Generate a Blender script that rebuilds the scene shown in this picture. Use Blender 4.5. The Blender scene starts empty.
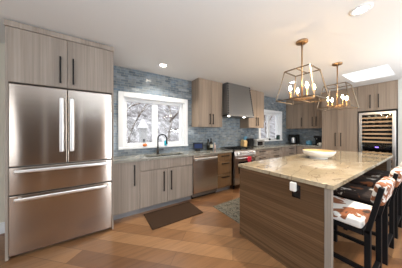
import bpy, bmesh, math, random
from mathutils import Vector, Matrix
C = bpy.context.scene.collection
S = bpy.context.scene
R = math.radians
PI = math.pi

# ---------------------------------------------------------------- camera
cam = bpy.data.cameras.new('camera')
cam.lens = 158.0 / 402.0 * 36.0
cam.sensor_width = 36.0
cam.sensor_fit = 'HORIZONTAL'
cam.shift_y = -2.5 / 402.0
cam.clip_start = 0.02
cam_o = bpy.data.objects.new('camera', cam)
C.objects.link(cam_o)
cam_o.location = (0, 0, 1.37)
cam_o.rotation_euler = (R(90), 0, R(56.4 - 90))
S.camera = cam_o

# ---------------------------------------------------------------- world, exposure
S.view_settings.view_transform = 'Standard'
S.view_settings.look = 'None'
S.view_settings.gamma = 1.0
S.view_settings.use_curve_mapping = False
S.view_settings.exposure = 0.95
S.cycles.use_denoising = True
S.cycles.max_bounces = 8
S.cycles.diffuse_bounces = 5
S.cycles.sample_clamp_indirect = 6.0
w = bpy.data.worlds.new('overcast_sky')
S.world = w
w.use_nodes = True
bg = w.node_tree.nodes['Background']
bg.inputs['Color'].default_value = (0.95, 0.97, 1.0, 1)
# overcast sky: about three times as bright overhead as at the horizon
tcw = w.node_tree.nodes.new('ShaderNodeTexCoord'); spw = w.node_tree.nodes.new('ShaderNodeSeparateXYZ')
mrw = w.node_tree.nodes.new('ShaderNodeMapRange')
for k_, v_ in (('From Min', 0.0), ('From Max', 1.0), ('To Min', 0.36), ('To Max', 2.0)): mrw.inputs[k_].default_value = v_
w.node_tree.links.new(tcw.outputs['Generated'], spw.inputs[0]); w.node_tree.links.new(spw.outputs['Z'], mrw.inputs['Value'])
w.node_tree.links.new(mrw.outputs['Result'], bg.inputs['Strength'])


def area_light(name, loc, target, sx, sy, power, color):
    l = bpy.data.lights.new(name, 'AREA')
    l.shape = 'RECTANGLE'; l.size = sx; l.size_y = sy
    l.energy = power; l.color = color
    o = bpy.data.objects.new(name, l); C.objects.link(o)
    o.location = loc
    o.rotation_euler = (Vector(target) - Vector(loc)).to_track_quat('-Z', 'Y').to_euler()
    return o


# added fill lamps out of view, aimed up to brighten the ceiling
area_light('ceiling_fill', (0.1, -0.9, 1.5), (0.1, -0.9, 2.56), 1.0, 1.0, 46, (0.78, 0.90, 1.0))
area_light('ceiling_fill', (4.0, -1.5, 1.4), (4.0, -1.3, 2.56), 1.0, 1.0, 56, (0.86, 0.94, 1.0))
# added fill lamps standing in for daylight through the invented rear and left windows
area_light('fill_rear', (3.2, -3.4, 1.3), (3.0, 2.0, 1.5), 3.6, 1.9, 40, (0.93, 0.97, 1.0))
area_light('fill_side', (-2.5, -0.8, 1.4), (1.0, 1.4, 1.7), 2.2, 1.8, 26, (0.9, 0.95, 1.0))

area_light('fill_door', (0.645, -3.66, 1.1), (0.645, 0, 1.1), 0.45, 1.8, 24, (0.85, 0.93, 1.0))  # added lamp behind the door glass, brightens its streak in the fridge steel

W = 3.25       # window wall plane
CE = 2.56      # ceiling
FX = 6.4       # far wall plane


# ---------------------------------------------------------------- mesh helpers
class MB:
    def __init__(self):
        self.bm = bmesh.new()
        self.smooth = []

    def box(self, x0, x1, y0, y1, z0, z1, bevel=0.0, seg=2, rot=None, piv=None):
        r = bmesh.ops.create_cube(self.bm, size=1.0)
        vs = r['verts']
        c = Vector(((x0 + x1) / 2, (y0 + y1) / 2, (z0 + z1) / 2))
        for v in vs:
            v.co = Vector((v.co.x * (x1 - x0), v.co.y * (y1 - y0), v.co.z * (z1 - z0))) + c
        if bevel > 0:
            es = list({e for v in vs for e in v.link_edges})
            b = bmesh.ops.bevel(self.bm, geom=es, offset=bevel, segments=seg, profile=0.5, affect='EDGES')
            vs = b['verts']
        if rot is not None:
            bmesh.ops.rotate(self.bm, verts=list(set(vs)), cent=piv or c, matrix=rot)
        return self

    def bar(self, a, b, wx, wy, up=(0, 0, 1), bevel=0.0):
        a = Vector(a); b = Vector(b); d = b - a
        z = d.normalized(); u = Vector(up)
        x = u.cross(z)
        if x.length < 1e-4:
            x = Vector((1, 0, 0))
        x.normalize(); y = z.cross(x)
        vs = []
        for p in (a, b):
            for sx, sy in ((-1, -1), (1, -1), (1, 1), (-1, 1)):
                vs.append(self.bm.verts.new(p + x * sx * wx / 2 + y * sy * wy / 2))
        f = [self.bm.faces.new(q) for q in ((vs[3], vs[2], vs[1], vs[0]), (vs[4], vs[5], vs[6], vs[7]),
             (vs[0], vs[1], vs[5], vs[4]), (vs[1], vs[2], vs[6], vs[5]), (vs[2], vs[3], vs[7], vs[6]), (vs[3], vs[0], vs[4], vs[7]))]
        if bevel > 0:
            es = list({e for q in f for e in q.edges})
            bmesh.ops.bevel(self.bm, geom=es, offset=bevel, segments=2, profile=0.5, affect='EDGES')
        return self

    def tube(self, pts, rad, n=10, caps=True):
        pts = [Vector(p) for p in pts]
        rads = rad if isinstance(rad, (list, tuple)) else [rad] * len(pts)
        rings = []
        ref = None
        for i, p in enumerate(pts):
            if i == 0: d = pts[1] - p
            elif i == len(pts) - 1: d = p - pts[-2]
            else: d = (pts[i + 1] - p).normalized() + (p - pts[i - 1]).normalized()
            d.normalize()
            if ref is None:
                ref = Vector((0, 0, 1)) if abs(d.z) < 0.9 else Vector((1, 0, 0))
            x = ref.cross(d).normalized(); y = d.cross(x); ref = y
            rings.append([self.bm.verts.new(p + (x * math.cos(2 * PI * k / n) + y * math.sin(2 * PI * k / n)) * rads[i]) for k in range(n)])
        for a, b in zip(rings, rings[1:]):
            for k in range(n):
                f = self.bm.faces.new((a[k], a[(k + 1) % n], b[(k + 1) % n], b[k])); f.smooth = True
        if caps:
            self.bm.faces.new(rings[0][::-1]); self.bm.faces.new(rings[-1])
        return self

    def lathe(self, prof, c=(0, 0, 0), n=32, sx=1.0, sy=1.0):
        rings = []
        for r, z in prof:
            if r <= 1e-6:
                rings.append([self.bm.verts.new((c[0], c[1], c[2] + z))])
            else:
                rings.append([self.bm.verts.new((c[0] + r * sx * math.cos(2 * PI * k / n), c[1] + r * sy * math.sin(2 * PI * k / n), c[2] + z)) for k in range(n)])
        for a, b in zip(rings, rings[1:]):
            for k in range(n):
                q = [a[k % len(a)], a[(k + 1) % len(a)], b[(k + 1) % len(b)], b[k % len(b)]]
                u = []
                for v in q:
                    if v not in u: u.append(v)
                if len(u) > 2:
                    f = self.bm.faces.new(u); f.smooth = True
        return self

    def prism(self, poly, axis, a, b):
        """poly of (p,q) extruded on axis; 'x': (y,z)  'y': (x,z)  'z': (x,y)"""
        def mk(p, t):
            return {'x': (t, p[0], p[1]), 'y': (p[0], t, p[1]), 'z': (p[0], p[1], t)}[axis]
        A = [self.bm.verts.new(mk(p, a)) for p in poly]
        B = [self.bm.verts.new(mk(p, b)) for p in poly]
        n = len(poly)
        self.bm.faces.new(A[::-1]); self.bm.faces.new(B)
        for k in range(n):
            self.bm.faces.new((A[k], A[(k + 1) % n], B[(k + 1) % n], B[k]))
        return self

    def sphere(self, c, r, sz=1.0, seg=16):
        q = bmesh.ops.create_uvsphere(self.bm, u_segments=seg, v_segments=max(6, seg // 2), radius=r)
        for v in q['verts']:
            v.co = Vector((v.co.x, v.co.y, v.co.z * sz)) + Vector(c)
            for f in v.link_faces: f.smooth = True
        return self


def thing(name, label, cat, loc=(0, 0, 0), group=None):
    o = bpy.data.objects.new(name, None); C.objects.link(o)
    o.empty_display_size = 0.1
    o.location = loc; o['label'] = label; o['category'] = cat
    if group: o['group'] = group
    return o


def wloc(o):
    v = Vector((0, 0, 0))
    while o is not None:
        v += Vector(o.location); o = o.parent
    return v


def obj(name, mb, mat, parent=None, origin=None, label=None):
    """mb holds world coordinates; origin = where the object's own origin goes"""
    base = wloc(parent) if parent is not None else Vector((0, 0, 0))
    og = Vector(origin) if origin is not None else base
    bmesh.ops.recalc_face_normals(mb.bm, faces=mb.bm.faces[:])
    bmesh.ops.translate(mb.bm, verts=mb.bm.verts[:], vec=-og)
    me = bpy.data.meshes.new(name); mb.bm.to_mesh(me); mb.bm.free()
    me.materials.append(mat)
    o = bpy.data.objects.new(name, me); C.objects.link(o)
    o.location = og - base
    if parent is not None: o.parent = parent
    if label: o['label'] = label
    return o


def tag(o, label, cat, group=None):
    o['label'] = label; o['category'] = cat
    if group: o['group'] = group
    return o


def struct(name, mb, mat, parent=None):
    o = obj(name, mb, mat, parent)
    if parent is None: o['kind'] = 'structure'
    return o


def struct_root(name):
    o = bpy.data.objects.new(name, None); C.objects.link(o); o['kind'] = 'structure'
    return o


def dup(root, loc, label=None):
    r = root.copy(); C.objects.link(r); r.location = loc
    if label: r['label'] = label
    for ch in list(root.children):
        c = ch.copy(); C.objects.link(c); c.parent = r
        for g in list(ch.children):
            d = g.copy(); C.objects.link(d); d.parent = c
    return r


# ---------------------------------------------------------------- materials
def mat(name, col, rough=0.5, metal=0.0, emit=None, strength=0.0, spec=0.5):
    m = bpy.data.materials.new(name); m.use_nodes = True
    b = m.node_tree.nodes['Principled BSDF']
    b.inputs['Base Color'].default_value = (*col, 1)
    b.inputs['Roughness'].default_value = rough
    b.inputs['Metallic'].default_value = metal
    b.inputs['Specular IOR Level'].default_value = spec
    if emit:
        b.inputs['Emission Color'].default_value = (*emit, 1)
        b.inputs['Emission Strength'].default_value = strength
    return m


def nodes(m):
    return m.node_tree.nodes, m.node_tree.links, m.node_tree.nodes['Principled BSDF']


def coords(m, scale, rnd=True, rot=(0, 0, 0), world=False):
    n, l, b = nodes(m)
    if world:
        g = n.new('ShaderNodeNewGeometry'); src = g.outputs['Position']
    else:
        g = n.new('ShaderNodeTexCoord'); src = g.outputs['Object']
    if rnd:
        oi = n.new('ShaderNodeObjectInfo')
        mu = n.new('ShaderNodeMath'); mu.operation = 'MULTIPLY'; mu.inputs[1].default_value = 23.0
        l.new(oi.outputs['Random'], mu.inputs[0])
        ad = n.new('ShaderNodeVectorMath'); ad.operation = 'ADD'
        l.new(src, ad.inputs[0]); l.new(mu.outputs[0], ad.inputs[1]); src = ad.outputs[0]
    mp = n.new('ShaderNodeMapping')
    mp.inputs['Scale'].default_value = scale
    mp.inputs['Rotation'].default_value = rot
    l.new(src, mp.inputs['Vector'])
    return mp.outputs['Vector']


def noise(m, vec, scale=1.0, detail=4.0, rough=0.6, dist=0.0):
    n, l, b = nodes(m)
    t = n.new('ShaderNodeTexNoise')
    t.inputs['Scale'].default_value = scale; t.inputs['Detail'].default_value = detail
    t.inputs['Roughness'].default_value = rough; t.inputs['Distortion'].default_value = dist
    l.new(vec, t.inputs['Vector'])
    return t.outputs['Fac']


def ramp(m, fac, stops, interp='LINEAR'):
    n, l, b = nodes(m)
    r = n.new('ShaderNodeValToRGB'); cr = r.color_ramp; cr.interpolation = interp
    while len(cr.elements) > 1: cr.elements.remove(cr.elements[-1])
    for i, (p, c) in enumerate(stops):
        e = cr.elements[0] if i == 0 else cr.elements.new(p)
        e.position = p
        e.color = (*c, 1) if not isinstance(c, float) else (c, c, c, 1)
    l.new(fac, r.inputs['Fac'])
    return r.outputs['Color']


def mix(m, a, b_, fac, mode='MIX'):
    n, l, b = nodes(m)
    x = n.new('ShaderNodeMix'); x.data_type = 'RGBA'; x.blend_type = mode
    for sock, v in ((x.inputs[6], a), (x.inputs[7], b_)):
        if isinstance(v, tuple): sock.default_value = (*v, 1)
        else: l.new(v, sock)
    if isinstance(fac, float): x.inputs[0].default_value = fac
    else: l.new(fac, x.inputs[0])
    return x.outputs[2]


def setcol(m, out):
    n, l, b = nodes(m); l.new(out, b.inputs['Base Color'])


def bump(m, fac, strength=0.1, dist=0.01):
    n, l, b = nodes(m)
    u = n.new('ShaderNodeBump'); u.inputs['Strength'].default_value = strength; u.inputs['Distance'].default_value = dist
    l.new(fac, u.inputs['Height']); l.new(u.outputs['Normal'], b.inputs['Normal'])


def wood(name, dark, mid, light, axis='z', rough=0.42):
    m = mat(name, mid, rough)
    fine = {'z': (60, 60, 0.9), 'y': (60, 0.7, 60), 'x': (0.7, 60, 60)}[axis]
    wide = {'z': (9, 9, 0.12), 'y': (9, 0.12, 14), 'x': (0.12, 9, 9)}[axis]
    v1 = coords(m, fine); v2 = coords(m, wide)
    a = noise(m, v1, 1.0, 5, 0.65); b = noise(m, v2, 1.0, 3, 0.5)
    c1 = ramp(m, a, [(0.28, dark), (0.5, mid), (0.72, light)])
    c2 = ramp(m, b, [(0.3, 0.84), (0.5, 1.0), (0.7, 1.12)])
    setcol(m, mix(m, c1, c2, 1.0, 'MULTIPLY'))
    nodes(m)[2].inputs['Specular IOR Level'].default_value = 0.28
    bump(m, a, 0.06, 0.002)
    return m


M = {}
M['wood'] = wood('grey_oak_veneer', (0.235, 0.195, 0.162), (0.30, 0.253, 0.214), (0.355, 0.305, 0.262))
M['wood_warm_light'] = wood('oak_veneer_warm_light', (0.13, 0.070, 0.030), (0.18, 0.100, 0.046), (0.23, 0.135, 0.066))  # same oak as the rest; warm light on these drawers put into its colour
M['wood_lamplit'] = wood('oak_veneer_lamplit', (0.235, 0.178, 0.132), (0.305, 0.235, 0.178), (0.36, 0.29, 0.225))  # grey oak again, colour warmed to stand for the lamplight
M['wood_island'] = wood('brown_oak_veneer_horizontal', (0.070, 0.037, 0.0175), (0.118, 0.066, 0.033), (0.185, 0.112, 0.060), 'y', 0.38)
M['wood_pale'] = wood('pale_oak_edge', (0.20, 0.172, 0.145), (0.27, 0.235, 0.20), (0.33, 0.29, 0.25))
M['carcass'] = mat('carcass_dark', (0.10, 0.08, 0.066), 0.6)
M['kick'] = mat('toe_kick_grey', (0.30, 0.31, 0.33), 0.35, 0.5)
M['black'] = mat('black_metal', (0.008, 0.008, 0.008), 0.45, 0.0, spec=0.25)
M['blackgloss'] = mat('black_gloss', (0.008, 0.008, 0.01), 0.12)
M['blackwood'] = mat('black_stained_wood', (0.005, 0.005, 0.006), 0.55, spec=0.18)
M['rubber'] = mat('dark_gap', (0.01, 0.01, 0.01), 0.8)
M['chrome'] = mat('polished_steel', (0.88, 0.87, 0.86), 0.28, 1.0)
M['white'] = mat('white_trim_paint', (0.78, 0.80, 0.82), 0.4)
M['whiteceram'] = mat('white_ceramic', (0.85, 0.84, 0.80), 0.25)
M['ceiling'] = mat('ceiling_paint', (0.74, 0.745, 0.745), 0.8)
M['wall'] = mat('beige_wall_paint', (0.62, 0.575, 0.48), 0.75)
M['wallgrey'] = mat('pale_grey_wall_paint', (0.62, 0.63, 0.60), 0.75)
M['walltan'] = mat('warm_tan_wall_paint', (0.13, 0.088, 0.06), 0.6)
M['brass'] = mat('brushed_brass', (0.46, 0.30, 0.17), 0.34, 1.0)
M['bronze'] = mat('aged_bronze_bar', (0.20, 0.155, 0.11), 0.38, 0.9)
M['bulb'] = mat('candle_bulb_glow', (1, 0.85, 0.6), 0.3, emit=(1.0, 0.66, 0.33), strength=62)
M['can'] = mat('downlight_lens', (1, 1, 1), 0.3, emit=(1.0, 0.86, 0.68), strength=30)
M['red'] = mat('red_cloth', (0.55, 0.02, 0.05), 0.8)
M['teal'] = mat('teal_soap', (0.02, 0.42, 0.55), 0.25)
M['orange'] = mat('orange_ceramic', (0.75, 0.20, 0.04), 0.4)
M['blue'] = mat('blue_enamel', (0.10, 0.28, 0.42), 0.35)
M['bamboo'] = mat('pale_bamboo', (0.62, 0.42, 0.19), 0.45)
M['darkglass'] = mat('dark_bottle_glass', (0.012, 0.014, 0.010), 0.1)
M['cream'] = mat('cream_label', (0.70, 0.62, 0.46), 0.6)
M['bowlwood'] = mat('pale_wood_bowl_inside', (0.66, 0.45, 0.19), 0.45)
M['snow'] = mat('snow', (0.80, 0.81, 0.83), 0.9)


def steel(name, col, rough, axis, aniso=0.0):
    m = mat(name, col, rough, 1.0)
    sc = {'x': (1.5, 300, 300), 'z': (300, 300, 1.5)}[axis]
    f = noise(m, coords(m, sc), 1.0, 2, 0.5)
    setcol(m, ramp(m, f, [(0.3, tuple(c * 0.93 for c in col)), (0.7, tuple(min(1, c * 1.05) for c in col))]))
    n, l, b = nodes(m)
    tg = n.new('ShaderNodeCombineXYZ'); tg.inputs['X'].default_value = 1.0
    l.new(tg.outputs[0], b.inputs['Tangent'])
    b.inputs['Anisotropic'].default_value = 1.0
    b.inputs['Anisotropic Rotation'].default_value = aniso
    return m


M['steel'] = steel('brushed_stainless', (0.50, 0.43, 0.375), 0.15, 'x', 0.25)
M['steel_light'] = steel('satin_stainless', (0.74, 0.67, 0.61), 0.3, 'x')
M['hood'] = steel('gunmetal_sheet', (0.23, 0.225, 0.22), 0.5, 'x'); M['hood'].node_tree.nodes['Principled BSDF'].inputs['Metallic'].default_value = 0.5

# floor : diagonal oak planks
m = mat('oak_planks_diagonal', (0.4, 0.2, 0.1), 0.32); M['floor'] = m
n, l, b = nodes(m)
v = coords(m, (1, 1, 1), False, (0, 0, R(45)), world=True)
bt = n.new('ShaderNodeTexBrick')
bt.offset = 0.37; bt.offset_frequency = 2; bt.squash = 1.0
for k, val in (('Scale', 1.0), ('Mortar Size', 0.0022), ('Mortar Smooth', 0.2), ('Bias', 0.0), ('Brick Width', 1.7), ('Row Height', 0.19)):
    bt.inputs[k].default_value = val
bt.inputs['Color1'].default_value = (0, 0, 0, 1); bt.inputs['Color2'].default_value = (1, 1, 1, 1); bt.inputs['Mortar'].default_value = (0.5, 0.5, 0.5, 1)
l.new(v, bt.inputs['Vector'])
plank = ramp(m, bt.outputs['Color'], [(0.0, (0.14, 0.062, 0.026)), (0.35, (0.235, 0.116, 0.050)), (0.7, (0.315, 0.168, 0.078)), (1.0, (0.18, 0.084, 0.036))])
gr = noise(m, coords(m, (1.3, 26, 1), False, (0, 0, R(45)), world=True), 1.0, 6, 0.65, 0.4)
g2 = ramp(m, gr, [(0.3, 0.72), (0.5, 1.0), (0.72, 1.18)])
c = mix(m, plank, g2, 1.0, 'MULTIPLY')
c = mix(m, c, (0.10, 0.045, 0.02), bt.outputs['Fac'])
setcol(m, c)

# blue-grey small mosaic tile
m = mat('blue_grey_mosaic_tile', (0.3, 0.4, 0.5), 0.16); M['tile'] = m
n, l, b = nodes(m)
g = n.new('ShaderNodeNewGeometry'); sep = n.new('ShaderNodeSeparateXYZ'); l.new(g.outputs['Position'], sep.inputs[0])
ad = n.new('ShaderNodeMath'); ad.operation = 'SUBTRACT'; l.new(sep.outputs['X'], ad.inputs[0]); l.new(sep.outputs['Y'], ad.inputs[1])
cb = n.new('ShaderNodeCombineXYZ'); l.new(ad.outputs[0], cb.inputs['X']); l.new(sep.outputs['Z'], cb.inputs['Y'])
bt = n.new('ShaderNodeTexBrick'); bt.offset = 0.5
for k, val in (('Scale', 1.0), ('Mortar Size', 0.003), ('Mortar Smooth', 0.1), ('Bias', 0.0), ('Brick Width', 0.13), ('Row Height', 0.045)):
    bt.inputs[k].default_value = val
bt.inputs['Color1'].default_value = (0, 0, 0, 1); bt.inputs['Color2'].default_value = (1, 1, 1, 1); bt.inputs['Mortar'].default_value = (0.5, 0.5, 0.5, 1)
l.new(cb.outputs[0], bt.inputs['Vector'])
tc = ramp(m, bt.outputs['Color'], [(0.0, (0.13, 0.17, 0.21)), (0.3, (0.20, 0.25, 0.295)), (0.55, (0.255, 0.285, 0.30)), (0.8, (0.16, 0.225, 0.29)), (1.0, (0.32, 0.36, 0.38))])
cl = noise(m, cb.outputs[0], 9.0, 4, 0.6)
tc = mix(m, tc, ramp(m, cl, [(0.3, 0.6), (0.7, 1.1)]), 1.0, 'MULTIPLY')
tc = mix(m, tc, (0.30, 0.31, 0.31), bt.outputs['Fac'])
setcol(m, tc)
bump(m, ramp(m, bt.outputs['Fac'], [(0, 1.0), (1, 0.0)]), 0.25, 0.003)


def stone(name, base, vein, pale, rough):
    m = mat(name, base, rough)
    v = coords(m, (1, 1, 1), False, world=True)
    a = noise(m, v, 2.2, 6, 0.6, 1.5)
    c = ramp(m, a, [(0.3, tuple(x * 0.8 for x in base)), (0.5, base), (0.68, pale)])
    vv = noise(m, coords(m, (0.9, 1.6, 1), False, (0, 0, R(35)), world=True), 1.0, 4, 0.5, 1.8)
    vm = ramp(m, vv, [(0.487, 0.0), (0.498, 0.7), (0.502, 0.7), (0.513, 0.0)])
    c = mix(m, c, vein, vm)
    sp = noise(m, v, 60, 2, 0.5)
    c = mix(m, c, ramp(m, sp, [(0.3, 0.9), (0.6, 1.04)]), 1.0, 'MULTIPLY')
    setcol(m, c)
    nodes(m)[2].inputs['Specular IOR Level'].default_value = 0.85
    return m


M['stone'] = stone('quartzite_lit_grey', (0.28, 0.275, 0.24), (0.13, 0.12, 0.10), (0.38, 0.375, 0.34), 0.1)  # same stone as on the island; the differing light is put into its colour
M['stone_island'] = stone('quartzite_lit_golden', (0.40, 0.325, 0.215), (0.17, 0.125, 0.08), (0.46, 0.395, 0.29), 0.06)  # quartzite again, tinted golden for the light on the island


def cowhide(name, stops, seed, sc=5.5):
    m = mat(name, (0.5, 0.4, 0.3), 0.75)
    v = coords(m, (1, 1, 1), False, world=True)
    n, l, b = nodes(m)
    ad = n.new('ShaderNodeVectorMath'); ad.operation = 'ADD'; ad.inputs[1].default_value = (seed, seed * 0.7, seed * 1.3)
    l.new(v, ad.inputs[0])
    f = noise(m, ad.outputs[0], sc, 3, 0.55, 0.5)
    setcol(m, ramp(m, f, stops, 'LINEAR'))
    h = noise(m, coords(m, (200, 60, 200), False, world=True), 1.0, 2)
    bump(m, h, 0.15, 0.003)
    return m


WH = (0.78, 0.76, 0.72); BR = (0.26, 0.085, 0.028); DK = (0.022, 0.012, 0.009)
M['cow_light'] = cowhide('white_and_tan_cowhide', [(0.0, DK), (0.30, DK), (0.33, BR), (0.42, BR), (0.44, WH), (1.0, WH)], 5.4)
M['cow_dark'] = cowhide('dark_brown_cowhide', [(0.0, WH), (0.36, WH), (0.385, (0.2, 0.15, 0.1)), (0.40, DK), (0.62, DK), (0.66, BR), (0.75, BR), (0.8, WH)], 7.7)
M['cow_mid'] = cowhide('tan_striped_cowhide', [(0.0, WH), (0.42, WH), (0.45, BR), (0.54, BR), (0.57, WH), (0.66, WH), (0.69, DK), (1.0, DK)], 2.6, 9.0)

m = mat('patterned_rug', (0.3, 0.3, 0.28), 0.95); M['rug'] = m
f = noise(m, coords(m, (1, 1, 1), False, world=True), 16, 5, 0.7, 1.0)
setcol(m, ramp(m, f, [(0.36, (0.03, 0.028, 0.022)), (0.45, (0.08, 0.072, 0.055)), (0.52, (0.22, 0.20, 0.155)), (0.6, (0.06, 0.065, 0.058)), (0.7, (0.25, 0.225, 0.175))]))
m = mat('brown_mat', (0.048, 0.027, 0.016), 0.8, spec=0.12); M['mat'] = m
bump(m, noise(m, coords(m, (1, 1, 1), False, world=True), 120, 2), 0.2, 0.002)

m = mat('bark_with_snow', (0.2, 0.17, 0.15), 0.95); M['bark'] = m
f = noise(m, coords(m, (1, 1, 1), False, world=True), 5, 4)
setcol(m, ramp(m, f, [(0.42, (0.13, 0.105, 0.09)), (0.55, (0.30, 0.26, 0.235)), (0.62, (0.75, 0.76, 0.78))]))
m = mat('snowy_brush_hillside', (0.7, 0.7, 0.7), 0.95); M['hill'] = m
f = noise(m, coords(m, (1.6, 0.45, 1.2), False, world=True), 1.5, 9, 0.74)
setcol(m, ramp(m, f, [(0.40, (0.08, 0.075, 0.075)), (0.52, (0.20, 0.19, 0.195)), (0.64, (0.42, 0.42, 0.44)), (0.78, (0.75, 0.76, 0.79))]))

m = bpy.data.materials.new('clear_glass'); m.use_nodes = True; M['glass'] = m
nt = m.node_tree; nt.nodes.clear()
o_ = nt.nodes.new('ShaderNodeOutputMaterial'); tr = nt.nodes.new('ShaderNodeBsdfTransparent'); gl = nt.nodes.new('ShaderNodeBsdfGlossy')
gl.inputs['Roughness'].default_value = 0.02
mx = nt.nodes.new('ShaderNodeMixShader'); mx.inputs[0].default_value = 0.025
nt.links.new(tr.outputs[0], mx.inputs[1]); nt.links.new(gl.outputs[0], mx.inputs[2]); nt.links.new(mx.outputs[0], o_.inputs[0])

# ---------------------------------------------------------------- room shell
X0, Y0 = -2.6, -3.5
struct('floor', MB().box(X0 - .2, FX + .2, Y0 - .2, W + .2, -0.1, 0), M['floor'])
sx0, sx1, sy0, sy1 = 4.31, 5.22, 0.50, 1.135
cb_ = MB()
for a in ((X0 - .2, sx0, Y0 - .2, W + .2), (sx1, FX + .2, Y0 - .2, W + .2), (sx0, sx1, Y0 - .2, sy0), (sx0, sx1, sy1, W + .2)):
    cb_.box(*a, CE, CE + .04)
struct('ceiling', cb_, M['ceiling'])
# skylight
sk = struct_root('window_3')
s = MB()
s.box(sx0 - .03, sx0, sy0 - .03, sy1 + .03, CE + .04, CE + .06); s.box(sx1, sx1 + .03, sy0 - .03, sy1 + .03, CE + .04, CE + .06)
s.box(sx0, sx1, sy0 - .03, sy0, CE + .04, CE + .06); s.box(sx0, sx1, sy1, sy1 + .03, CE + .04, CE + .06)
struct('skylight_curb', s, M['white'], sk)
struct('skylight_pane', MB().box(sx0 - .02, sx1 + .02, sy0 - .02, sy1 + .02, CE + .061, CE + .067), M['glass'], sk)


def holed_wall(x0, x1, y0, y1, along, holes, z1=CE):
    """wall box with rectangular holes (a,b,za,zb) along an axis"""
    m_ = MB()
    lo, hi = (x0, x1) if along == 'x' else (y0, y1)
    cuts = sorted(holes)
    def put(a, b, za, zb):
        if b - a < 1e-5 or zb - za < 1e-5: return
        if along == 'x': m_.box(a, b, y0, y1, za, zb)
        else: m_.box(x0, x1, a, b, za, zb)
    p = lo
    for a, b, za, zb in cuts:
        put(p, a, 0, z1); put(a, b, 0, za); put(a, b, zb, z1); p = b
    put(p, hi, 0, z1)
    return m_


win1 = (0.42, 1.68, 1.075, 2.02)
win2 = (4.47, 5.66, 1.075, 2.02)
struct('wall_window', holed_wall(X0 - .2, FX + .2, W, W + .18, 'x', [win1, win2]), M['wall'])
struct('wall_far', MB().box(FX, FX + .15, Y0, W, 0, CE), M['wallgrey'])
struct('wall_left', holed_wall(X0 - .15, X0, Y0, W, 'y', [(-1.9, 0.3, 0.6, 2.2)]), M['wallgrey'])
struct('wall_rear', holed_wall(X0, FX, Y0 - .15, Y0, 'x', [(-1.6, -0.62, 0, 2.05), (0.34, 0.95, 0.02, 2.1), (1.5, 4.9, 0.4, 2.25)]), M['walltan'])
struct('baseboard_window', MB().box(X0, -0.83, W - .018, W, 0, 0.15, .004), M['white'])
struct('wall_return', MB().box(5.76, FX - .001, 0.40, 0.515, 0, CE - .001), M['wallgrey'])
# tile on the window wall (holes at the windows) and on the far wall
tl = holed_wall(0.20, FX, W - .012, W, 'x', [win1, win2])
struct('trim_1', tl, M['tile'])
struct('trim_2', MB().box(FX - .012, FX, 1.98, W - .012, 0, CE), M['tile'])


def window(name, x0, x1, z0, z1, cas, split):
    r = struct_root(name)
    yi = W - .012
    c_ = MB()
    c_.box(x0 - cas, x0, yi - .03, yi, z0 - cas * .5, z1 + cas, .004); c_.box(x1, x1 + cas, yi - .03, yi, z0 - cas * .5, z1 + cas, .004)
    c_.box(x0, x1, yi - .03, yi, z1, z1 + cas, .004)
    struct('casing', c_, M['white'], r)
    struct('sill', MB().box(x0 - cas, x1 + cas, yi - .05, yi + .05, z0 - .035, z0, .005), M['white'], r)
    j = MB()
    j.box(x0, x0 + .015, yi, W + .17, z0, z1); j.box(x1 - .015, x1, yi, W + .17, z0, z1); j.box(x0, x1, yi, W + .17, z1 - .015, z1); j.box(x0, x1, yi + .05, W + .17, z0, z0 + .012)
    struct('jamb', j, M['white'], r)
    ys = W + .06
    for a, b in ((x0 + .015, split), (split, x1 - .015)):
        f_ = MB(); t = .055
        f_.box(a, a + t, ys, ys + .05, z0 + .012, z1 - .015, .003); f_.box(b - t, b, ys, ys + .05, z0 + .012, z1 - .015, .003)
        f_.box(a + t, b - t, ys, ys + .05, z1 - .015 - t, z1 - .015, .003); f_.box(a + t, b - t, ys, ys + .05, z0 + .012, z0 + .012 + t, .003)
        so = struct('sash', f_, M['white'], r)
        struct('pane', MB().box(a + t, b - t, ys + .02, ys + .026, z0 + .012 + t, z1 - .015 - t), M['glass'], so)
    return r


window('window_1', *win1, 0.085, 1.035)
window('window_2', *win2, 0.085, 5.06)
# invented glazing behind the camera, unseen, added as a source of daylight
r4 = struct_root('added_window_4')
f_ = MB()
for a in (1.5, 2.6, 3.75, 4.84): f_.box(a, a + .06, Y0 - .12, Y0 - .05, .4, 2.25)
f_.box(1.5, 4.9, Y0 - .12, Y0 - .05, 2.19, 2.25); f_.box(1.5, 4.9, Y0 - .12, Y0 - .05, .4, .46)
struct('window_frame', f_, M['white'], r4)
struct('pane', MB().box(1.5, 4.9, Y0 - .09, Y0 - .084, .4, 2.25), M['glass'], r4)
r5 = struct_root('added_window_5')  # likewise invented, unseen on the left, to let daylight in
f_ = MB()
for a in (-1.9, -0.83, 0.24): f_.box(X0 - .12, X0 - .05, a, a + .06, .6, 2.2)
struct('window_frame', f_, M['white'], r5)
struct('pane', MB().box(X0 - .09, X0 - .084, -1.9, .3, .6, 2.2), M['glass'], r5)
d1 = struct_root('added_door_1')  # invented glazed door, unseen, put there to reflect in the fridge
oak = mat('honey_oak_casing', (0.62, 0.36, 0.13), 0.4)
f_ = MB(); f_.box(.24, .34, Y0, Y0 + .03, 0, 2.2); f_.box(.95, 1.05, Y0, Y0 + .03, 0, 2.2); f_.box(.34, .95, Y0, Y0 + .03, 2.1, 2.2)
struct('door_casing', f_, oak, d1)
f_ = MB(); f_.box(.34, .42, Y0 - .1, Y0 - .05, .02, 2.1); f_.box(.87, .95, Y0 - .1, Y0 - .05, .02, 2.1); f_.box(.42, .87, Y0 - .1, Y0 - .05, 2.0, 2.1); f_.box(.42, .87, Y0 - .1, Y0 - .05, .02, .2)
struct('door_frame', f_, M['white'], d1)
struct('pane', MB().box(.42, .87, Y0 - .08, Y0 - .074, .2, 2.0), M['glass'], d1)
d2 = struct_root('added_door_2')  # invented door, unseen; its pale casing adds streaks to the fridge reflection
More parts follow.
